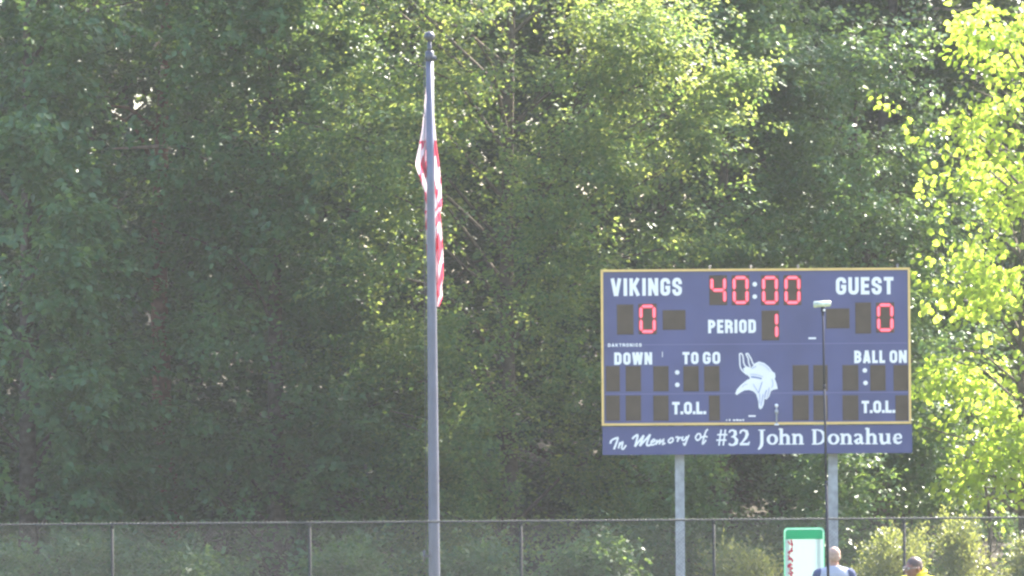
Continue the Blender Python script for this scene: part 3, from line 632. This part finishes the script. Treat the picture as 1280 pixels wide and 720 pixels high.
# ------------------------------------------------------------------ flagpole and flag
def flagpole():
    Y = 88.5; s = Y / FPX
    base = P(543.5, 760, Y); top = P(537, 76, Y); root = empty('flagpole', (base.x, Y, 0))
    tag(root, 'tall tapered grey-blue metal flagpole with ball finial', 'flagpole')
    bx = base.x; H = top.z; lean = top.x - base.x
    def c(z): return (lean * z / H, 0, z)
    mb = MB(); mb.tube([c(0), c(1.0), c(3), c(5), c(7), c(H)], [.094, .092, .086, .078, .068, .060], 20); mb.build('shaft', M['pole'], root)
    mb = MB(); mb.tube([(0, 0, 0), (0, 0, .05), (0, 0, .10)], [.2, .18, .1], 20); mb.build('base_collar', M['pole'], root)
    x, _, z = c(H)
    mb = MB(); mb.tube([(x, 0, z - .01), (x, 0, z + .01), (x, 0, z + .14), (x, 0, z + .16)], [.058, .072, .072, .045], 16); mb.tube([(x + .05, -.06, z + .02), (x + .11, -.06, z + .05)], .035, 8)
    mb.tube([(x, 0, z + .15), (x, 0, z + .20), (x, 0, z + .33)], [.045, .034, .032], 10); mb.build('truck', M['pole_dark'], root)
    mb = MB(); mb.ball((x, 0, z + .385), (.088, .088, .082), 18, 12); mb.build('finial_ball', M['pole_dark'], root)
    mb = MB(); mb.tube([(x - .085, -.03, z + .03), (x - .1, -.02, z * .7), (-.13, -.03, 1.2)], .006, 5); mb.build('halyard', M['rope'], root)
    mb = MB(); mb.tube([(-.16, -.1, 1.15), (-.16, -.1, 1.35)], .02, 6); mb.box(-.17, -.08, -.115, -.085, 1.23, 1.27); mb.build('cleat', M['pole_dark'], root)
    # flag hanging limp behind the pole
    prof = [(92, 533.2, 538), (130, 530.6, 541.5), (160, 527.3, 543.8), (180, 523.8, 545.8), (200, 519.4, 548.6), (206, 519.2, 549.2), (220, 524, 550.6), (240, 530.6, 551.7), (256, 532, 552.2), (266, 531.3, 550), (290, 532.2, 552),
            (315, 533.2, 553.6), (345, 534.2, 554.2), (356, 535.5, 552), (372, 539.5, 553), (383, 543, 549)]
    ys = [p[0] for p in prof]
    nv, nu = 150, 56; vs = []; mi = []; fs = []
    for j in range(nv + 1):
        py = 92 + (383 - 92) * j / nv
        l = np.interp(py, ys, [p[1] for p in prof]); r_ = np.interp(py, ys, [p[2] for p in prof]); v = j / nv
        for i in range(nu + 1):
            u = i / nu; px = l + (r_ - l) * u
            q = P(px, py, Y)
            amp = 0.02 + 0.13 * min(1, v * 3) * (1 - .3 * v)
            d = .14 + amp * (math.sin(u * 3.1 * math.pi + 2.2 * math.sin(v * 6)) + .3 * math.sin(u * 7 * math.pi + v * 9))
            vs.append((q.x - bx, d, q.z))
    for j in range(nv):
        py = 92 + (383 - 92) * (j + .5) / nv
        for i in range(nu):
            u = (i + .5) / nu; v = (j + .5) / nv
            if py < 188 and .40 < u < .64: m = 2
            elif py < 176: m = 0
            else:
                s_ = (py + 9 * math.sin(py * .043 + 1.0) + 7 * math.sin(u * 17 + py * .11) * math.sin(py * .031 + u * 5) + 6 * math.sin(u * 8 + py * .05) + 30 * (u - .5) * (0.3 if py < 262 else 1.3) + 13 * (u > .5)) / 33.0
                m = 1 if (s_ % 1) < (.42 if py < 262 else .55) else 0
            mi.append(m); a = j * (nu + 1) + i; fs.append((a, a + nu + 1, a + nu + 2, a + 1))
    me = bpy.data.meshes.new('flag'); me.from_pydata(vs, [], fs); me.polygons.foreach_set('material_index', mi)
    me.polygons.foreach_set('use_smooth', [True] * len(fs)); me.update()
    f = link('flag', me, [M['flag_white'], M['flag_red'], M['flag_blue']], None, (bx, Y, 0))
    tag(f, 'red and white striped flag hanging limp against the pole', 'flag')
flagpole()

# ------------------------------------------------------------------ chain-link fence
def fence():
    Y = 86.4; root = empty('chain_link_fence', (0, Y, 0)); tag(root, 'grey chain-link fence with top rail crossing the bottom of the view', 'fence')
    zt = P(640, 651.6, Y).z
    xs = [P(px, 650, Y).x for px in (-355, -107, 140, 387, 651, 892, 1130, 1377, 1624)]
    for x in xs:
        mb = MB(); mb.tube([(x, 0, -.2), (x, 0, zt - .06)], .024, 10); mb.tube([(x, 0, zt - .07), (x, 0, zt - .018)], .028, 10); mb.build('fence_post', M['fence_post'], root)
    mb = MB(); mb.tube([(xs[0], 0, zt), (xs[-1], 0, zt)], .0145, 8); mb.build('top_rail', M['fence_pipe'], root)
    mb = MB(); p = .062; x0, x1 = xs[0], xs[-1]; z0 = 0.04; z1 = zt + .018; h = z1 - z0; r = .0019
    n = int((x1 - x0) / p)
    for i in range(-int(h / p), n + int(h / p)):
        for sg in (1, -1):
            a = x0 + i * p; b_ = a + sg * h; za, zb_ = z0, z1
            lo, hi = (max(min(a, b_), x0), min(max(a, b_), x1))
            if hi - lo < .02: continue
            def zz(x): return z0 + (x - a) * sg
            q = [(lo, -.026 - .004 * sg, zz(lo)), (hi, -.026 - .004 * sg, zz(hi))]
            mb.tube(q, r, 4, caps=False)
        kx = x0 + i * p
        if x0 < kx < x1:
            mb.tube([(kx - .012, -.026, z1 - .006), (kx, -.026, z1 + .012), (kx + .012, -.026, z1 - .006)], .0042, 4, caps=False)
    o = mb.build('wire_mesh', M['fence'], root); o['kind'] = 'stuff'
fence()

# ------------------------------------------------------------------ standing sign with green header
def standing_sign():
    Y = 75.0; C = P(1005.5, 700, Y); s = Y / FPX; w = 50.5 * s; zt = P(1005, 659.5, Y).z; zb = 0.32
    root = empty('standing_sign', (C.x, Y, 0), R(0)); tag(root, 'white upright sign board with green header beside the person in grey-blue', 'sign')
    def rr(w_, z0, z1, r):
        return ([(w_ / 2 - r, z0), (w_ / 2, z0 + r)] + arc(w_ / 2 - r, z1 - r, (r, r), 0, 90) + arc(-w_ / 2 + r, z1 - r, (r, r), 90, 180) + [(-w_ / 2, z0 + r), (-w_ / 2 + r, z0)])
    mb = MB(); mb.prism(rr(w - .03, zb + .015, zt - .015, .03), 0, .006); mb.build('panel', M['sign_white'], root)
    mb = MB(); path = rr(w - .018, zb, zt - .008, .045); stroke(mb, path, .018, 4, True, .012); mb.build('rim', M['sign_frame'], root)
    hz0 = P(1005, 674, Y).z
    mb = MB(); mb.prism([(-w / 2 + .022, hz0), (w / 2 - .022, hz0), (w / 2 - .022, zt - .05), (w / 2 - .045, zt - .027), (-w / 2 + .045, zt - .027), (-w / 2 + .022, zt - .05)], -.004, -.001); mb.build('header', M['sign_green'], root)
    rnd = random.Random(5); mb = MB(); z = hz0 - .05; k = 0
    while z > zb + .2:
        x = -w / 2 + .085
        pts = [(x + rnd.uniform(-.032, .032), z + .045 - .09 * i / 4) for i in range(5)]
        stroke(mb, smooth(pts, 3), .021, k % 3, y=-.001); stroke(mb, smooth([(x - .03, z + rnd.uniform(-.03, .03)), (x, z + rnd.uniform(-.02, .02)), (x + .03, z + rnd.uniform(-.03, .03))], 3), .018, k % 3 + 1, y=-.001)
        z -= .105; k += 1
    mb.build('red_print', M['sign_red'], root)
    for sx in (-1, 1):
        mb = MB(); x = sx * (w / 2 - .06); mb.box(x - .015, x + .015, .013, .043, 0, zt - .1); mb.box(x - .02, x + .02, -.25, .30, 0, .03); mb.build('leg', M['steel'], root)
standing_sign()

# ------------------------------------------------------------------ thin mast
def mast():
    Y = 64.0; top = P(1028.5, 389, Y); bot = P(1035.2, 720, Y)
    k = (top.x - bot.x) / (top.z - bot.z); bx = bot.x - k * bot.z
    root = empty('camera_mast', (bx, Y, 0)); tag(root, 'thin black mast with a pale bar on top, in front of the scoreboard', 'mast')
    def c(z): return (k * z, 0, z)
    for z0, z1, r in ((.1, 1.5, .019), (1.44, 2.7, .0165), (2.64, 3.8, .014), (3.74, top.z, .012)):
        mb = MB(); mb.tube([c(z0), c(z1)], r, 10); mb.tube([c(z1 - .05), c(z1)], r + .003, 10); mb.build('tube', M['mast_black'], root)
    for a in (20, 140, 260):
        dx, dy = math.cos(R(a)), math.sin(R(a)); mb = MB()
        mb.tube([(dx * .02, dy * .02, .95), (dx * .55, dy * .55, .015)], .012, 8); mb.tube([(0, 0, .5), (dx * .27, dy * .27, .5)], .008, 6); mb.build('leg', M['mast_black'], root)
    x, _, z = c(top.z)
    mb = MB(); mb.tube([(x, 0, z - .01), (x, 0, z + .05)], .022, 10); mb.build('mount', M['mast_black'], root)
    mb = MB(); mb.tube([(x - .105, 0, z + .078), (x - .098, 0, z + .078), (x + .082, 0, z + .086), (x + .092, 0, z + .086)], [.026, .036, .034, .024], 14); mb.build('bar_head', M['mast_head'], root)
    mb = MB(); mb.ball((x + .014, -.024, z + .012), .014, 10, 7); mb.build('lens', M['white_vinyl'], root)
mast()

# ------------------------------------------------------------------ people
def remesh(mb, name, mats, parent, voxel, it=4):
    """fuse the overlapping volumes into one continuous surface"""
    me = mb.mesh(name); o = bpy.data.objects.new(name, me); COL.objects.link(o)
    r = o.modifiers.new('r', 'REMESH'); r.mode = 'VOXEL'; r.voxel_size = voxel; r.use_smooth_shade = True
    s = o.modifiers.new('s', 'SMOOTH'); s.iterations = it; s.factor = 0.5
    dg = bpy.context.evaluated_depsgraph_get(); m2 = bpy.data.meshes.new_from_object(o.evaluated_get(dg))
    bpy.data.objects.remove(o); m2.name = name
    m2.polygons.foreach_set('use_smooth', [True] * len(m2.polygons))
    return link(name, m2, mats, parent)

def limb(mb, pts, rad, n=12):
    """tapered limb with rounded ends, densified"""
    P_ = [Vector(p) for p in pts]; pp = []; rr = []
    for i in range(len(P_) - 1):
        for j in range(4):
            t = j / 4; pp.append(P_[i].lerp(P_[i + 1], t)); rr.append(rad[i] + (rad[i + 1] - rad[i]) * t)
    pp.append(P_[-1]); rr.append(rad[-1])
    mb.tube(pp, rr, n); mb.ball(P_[0], rad[0], 12, 8); mb.ball(P_[-1], rad[-1], 12, 8)
    for p, r in list(zip(P_, rad))[1:-1]: mb.ball(p, r, 12, 8)

def torso(mb, secs, n=20):
    vs = []; fs = []
    for z, rx, ry, cy in secs:
        for k in range(n):
            a = 2 * math.pi * k / n
            cx = math.copysign(abs(math.cos(a)) ** .8, math.cos(a)); sy = math.copysign(abs(math.sin(a)) ** .9, math.sin(a))
            vs.append((rx * cx, cy + ry * sy, z))
    for i in range(len(secs) - 1):
        for k in range(n):
            a = i * n + k; b_ = i * n + (k + 1) % n; fs.append((a, b_, b_ + n, a + n))
    fs += [tuple(reversed(range(n))), tuple((len(secs) - 1) * n + k for k in range(n))]
    mb.add(vs, fs)

def person(label, loc, rz, H, skin, hairm, shirt, sleeve, pants, hair_len, arms, headrot, glasses=False, wide=1.0, drop=.0, fwd=0.0, collar=False):
    """front of the figure is -y before turning; heights are for 1.80 m and scaled"""
    root = empty('person', loc, rz); root.scale = (H / (1.785 - drop),) * 3; tag(root, label, 'person')
    HR = Matrix.Rotation(R(headrot[1]), 3, 'X') @ Matrix.Rotation(R(headrot[0]), 3, 'Z')
    hc = Vector((0, -.015 - fwd, 1.655 - drop)); piv = Vector((0, -fwd, 1.60 - drop))
    def hp(x, y, z): return piv + HR @ (hc + Vector((x, y, z)) - piv)
    def ell(mb, c, r):
        b = len(mb.v); mb.ball((0, 0, 0), r, 16, 11); cc = hp(*c)
        for i in range(b, len(mb.v)): mb.v[i] = tuple(cc + HR @ Vector(mb.v[i]))
    mb = MB()
    torso(mb, [(.84, .13, .10, .01), (.93, .17, .115, .01), (1.02, .155, .105, .005), (1.12, .145, .10, 0), (1.28, .168, .112, 0), (1.40, .185, .105, .01), (1.46, .13, .085, .012), (1.50, .075, .065, .012)])
    limb(mb, [(0, .015, 1.44), (0, .005 - fwd * .5, 1.53 - drop * .5), hp(0, .02, -.05)], [.070, .060, .058])
    ell(mb, (0, .015, .025), (.077, .097, .095)); ell(mb, (0, -.020, -.035), (.063, .072, .085)); ell(mb, (0, -.045, -.092), (.034, .034, .028))
    limb(mb, [hp(0, -.092, .018), hp(0, -.112, -.022)], [.010, .016]); ell(mb, (0, -.088, -.062), (.026, .014, .013)); ell(mb, (0, -.078, .030), (.052, .022, .014))
    for sx in (-1, 1):
        ell(mb, (sx * .080, .018, -.008), (.011, .021, .033))
        sh, el, wr = [Vector(p) for p in arms[0 if sx < 0 else 1]]
        limb(mb, [(sx * .12, .01, 1.42), sh, el, wr], [.062, .058, .042, .029])
        d = (wr - el).normalized(); side = Vector((0, 1, 0)) - d * d.y
        side = side.normalized() if side.length > .1 else Vector((1, 0, 0)); pn = d.cross(side).normalized() * sx
        pal = wr + d * .085
        limb(mb, [wr, wr + d * .045, pal], [.028, .033, .030]); limb(mb, [wr + d * .05 - side * .02, pal - side * .022], [.022, .018]); limb(mb, [wr + d * .05 + side * .02, pal + side * .022], [.022, .018])
        for q, ln in ((-.033, .066), (-.011, .078), (.011, .072), (.033, .056)):
            a0 = pal + side * q - d * .005; a1 = a0 + d * ln * .45; a2 = a1 + (d * .8 - pn * .6) * ln * .33; a3 = a2 + (d * .55 - pn * .85) * ln * .27
            limb(mb, [a0, a1, a2, a3], [.0098, .0092, .0086, .0076], 8)
        t0 = wr + d * .03 - side * .026; t1 = t0 + (d * .6 - side * .75) * .036; t2 = t1 + (d * .9 - side * .25 - pn * .3) * .034
        limb(mb, [t0, t1, t2], [.015, .0115, .009], 8)
        hx = sx * .088; limb(mb, [(hx, .01, .90), (sx * .10, -.005, .50), (sx * .105, .02, .09)], [.088, .056, .038]); limb(mb, [(sx * .105, .025, .06), (sx * .115, -.14, .035)], [.04, .034])
    remesh(mb, 'body', M[skin], root, .0068, 3)
    # hair cap
    mb = MB(); ell(mb, (0, .022, .040), (.081, .099, .088)); ell(mb, (0, .052, .0), (.076, .070, .075))
    cap = [tuple(v) for v in mb.v]; keep = []
    inv = HR.transposed()
    for f in mb.f:
        c = sum((Vector(cap[i]) for i in f), Vector()) / len(f); l = inv @ (c - piv) + piv - hc
        keep.append(l.z > .055 - hair_len * max(0, min(1, (l.y + .06) / .08)) and not (l.y < -.055 and l.z < .085))
    mb.f = [f for f, k in zip(mb.f, keep) if k]; mb.m = [0] * len(mb.f); mb.sm = [True] * len(mb.f)
    mb.build('hair', M[hairm], root)
    for sx in (-1, 1):
        mb = MB(); mb.ball(hp(sx * .031, -.083, .012), .012, 10, 7); mb.build('eye', M['eye'], root)
    if glasses:
        mb = MB()
        for sx in (-1, 1):
            mb.tube([hp(sx * (.033 + .024 * math.cos(a * math.pi / 6)) if True else 0, -.107, .012 + .019 * math.sin(a * math.pi / 6)) for a in range(13)], .0035, 6)
            mb.tube([hp(sx * .056, -.105, .016), hp(sx * .083, -.05, .016), hp(sx * .086, .02, .010)], .0035, 6)
        mb.tube([hp(-.012, -.109, .015), hp(.012, -.109, .015)], .003, 6); mb.build('glasses', M['glass_frame'], root)
    # clothes
    mb = MB()
    torso(mb, [(.80, .185 * wide, .135, .01), (.93, .19 * wide, .14, .01), (1.05, .18 * wide, .135, .0), (1.18, .178 * wide, .13, 0), (1.30, .195 * wide, .138, 0), (1.40, .205 * wide, .128, .01), (1.455, .165 * wide, .105, .012), (1.495, .10, .085, .014), (1.515, .083, .078, .014)])
    for sx in (-1, 1):
        sh = Vector(arms[0 if sx < 0 else 1][0]); limb(mb, [(sx * .10, .01, 1.425), sh.lerp(Vector((sx * .12, .01, 1.42)), .35)], [.078, .080])
    remesh(mb, 'shirt', M[shirt], root, .012, 5)
    if collar:
        mb = MB(); ring = [(.092 * math.cos(a * math.pi / 8), .012 + .085 * math.sin(a * math.pi / 8), 1.522 + .022 * math.sin(a * math.pi / 8)) for a in range(-3, 12)]
        mb.tube(ring, [.016 + .008 * abs(math.sin(i * .22)) for i in range(15)], 8); mb.build('collar', M[shirt], root)
    for sx in (-1, 1):
        sh, el, wr = [Vector(p) for p in arms[0 if sx < 0 else 1]]
        mb = MB(); limb(mb, [sh.lerp(Vector((sx * .12, .01, 1.42)), .25), sh, sh.lerp(el, .75)], [.083, .078, .068]); remesh(mb, 'sleeve', M[sleeve], root, .011, 4)
    mb = MB(); torso(mb, [(.80, .175, .125, .01), (.92, .18, .13, .01), (1.0, .17, .12, .006)])
    for sx in (-1, 1): limb(mb, [(sx * .088, .01, .88), (sx * .10, -.002, .50), (sx * .105, .02, .10)], [.105, .078, .066])
    remesh(mb, 'trousers', M[pants], root, .013, 4)
    for sx in (-1, 1):
        mb = MB(); limb(mb, [(sx * .105, .035, .052), (sx * .112, -.08, .050), (sx * .118, -.16, .042)], [.052, .05, .042])
        mb.v = [(x, y, max(z, 0.0)) for x, y, z in mb.v]; remesh(mb, 'shoe', M['shoe'], root, .010, 3)
    return root

p1 = P(1042.5, 683.2, 72.5)
person('person seen from behind in grey-blue shirt with dark sleeves, close-cropped head', (p1.x, 72.5, 0), R(180), p1.z, 'skin_light', 'hair_grey', 'shirt_blue', 'sleeve_navy', 'trousers', .10,
       [[(-.205, .01, 1.40), (-.285, -.02, 1.15), (-.16, -.26, 1.10)], [(.205, .01, 1.40), (.285, -.02, 1.15), (.16, -.26, 1.10)]], (12, -4), wide=1.08, drop=.02, fwd=.01)
p2 = P(1146.3, 695.3, 66.5)
person('person in bright yellow shirt and glasses with short black hair, turned left', (p2.x, 66.5, 0), R(-38), p2.z, 'skin_dark', 'hair_black', 'shirt_yellow', 'shirt_yellow', 'khaki', .085,
       [[(-.20, .01, 1.40), (-.25, .02, 1.12), (-.24, -.06, .87)], [(.20, .01, 1.40), (.25, .02, 1.12), (.24, -.06, .87)]], (-22, 10), glasses=True, drop=.075, fwd=.05, collar=True)

# ------------------------------------------------------------------ added scattering volume in place of lens flare, lifts the blacks
hm = bpy.data.materials.new('flare_veil'); hm.use_nodes = True; hm.node_tree.nodes.clear()
ho = hm.node_tree.nodes.new('ShaderNodeOutputMaterial'); hv = hm.node_tree.nodes.new('ShaderNodeVolumePrincipled')
hv.inputs['Color'].default_value = (0.91, 0.95, 0.97, 1); hv.inputs['Density'].default_value = 0.00028; hv.inputs['Anisotropy'].default_value = 0.0
hm.node_tree.links.new(hv.outputs[0], ho.inputs['Volume'])
mb = MB(); mb.box(-330, 330, -210, 450, -1.5, 32); tag(mb.build('flare_veil', hm), kind='stuff')
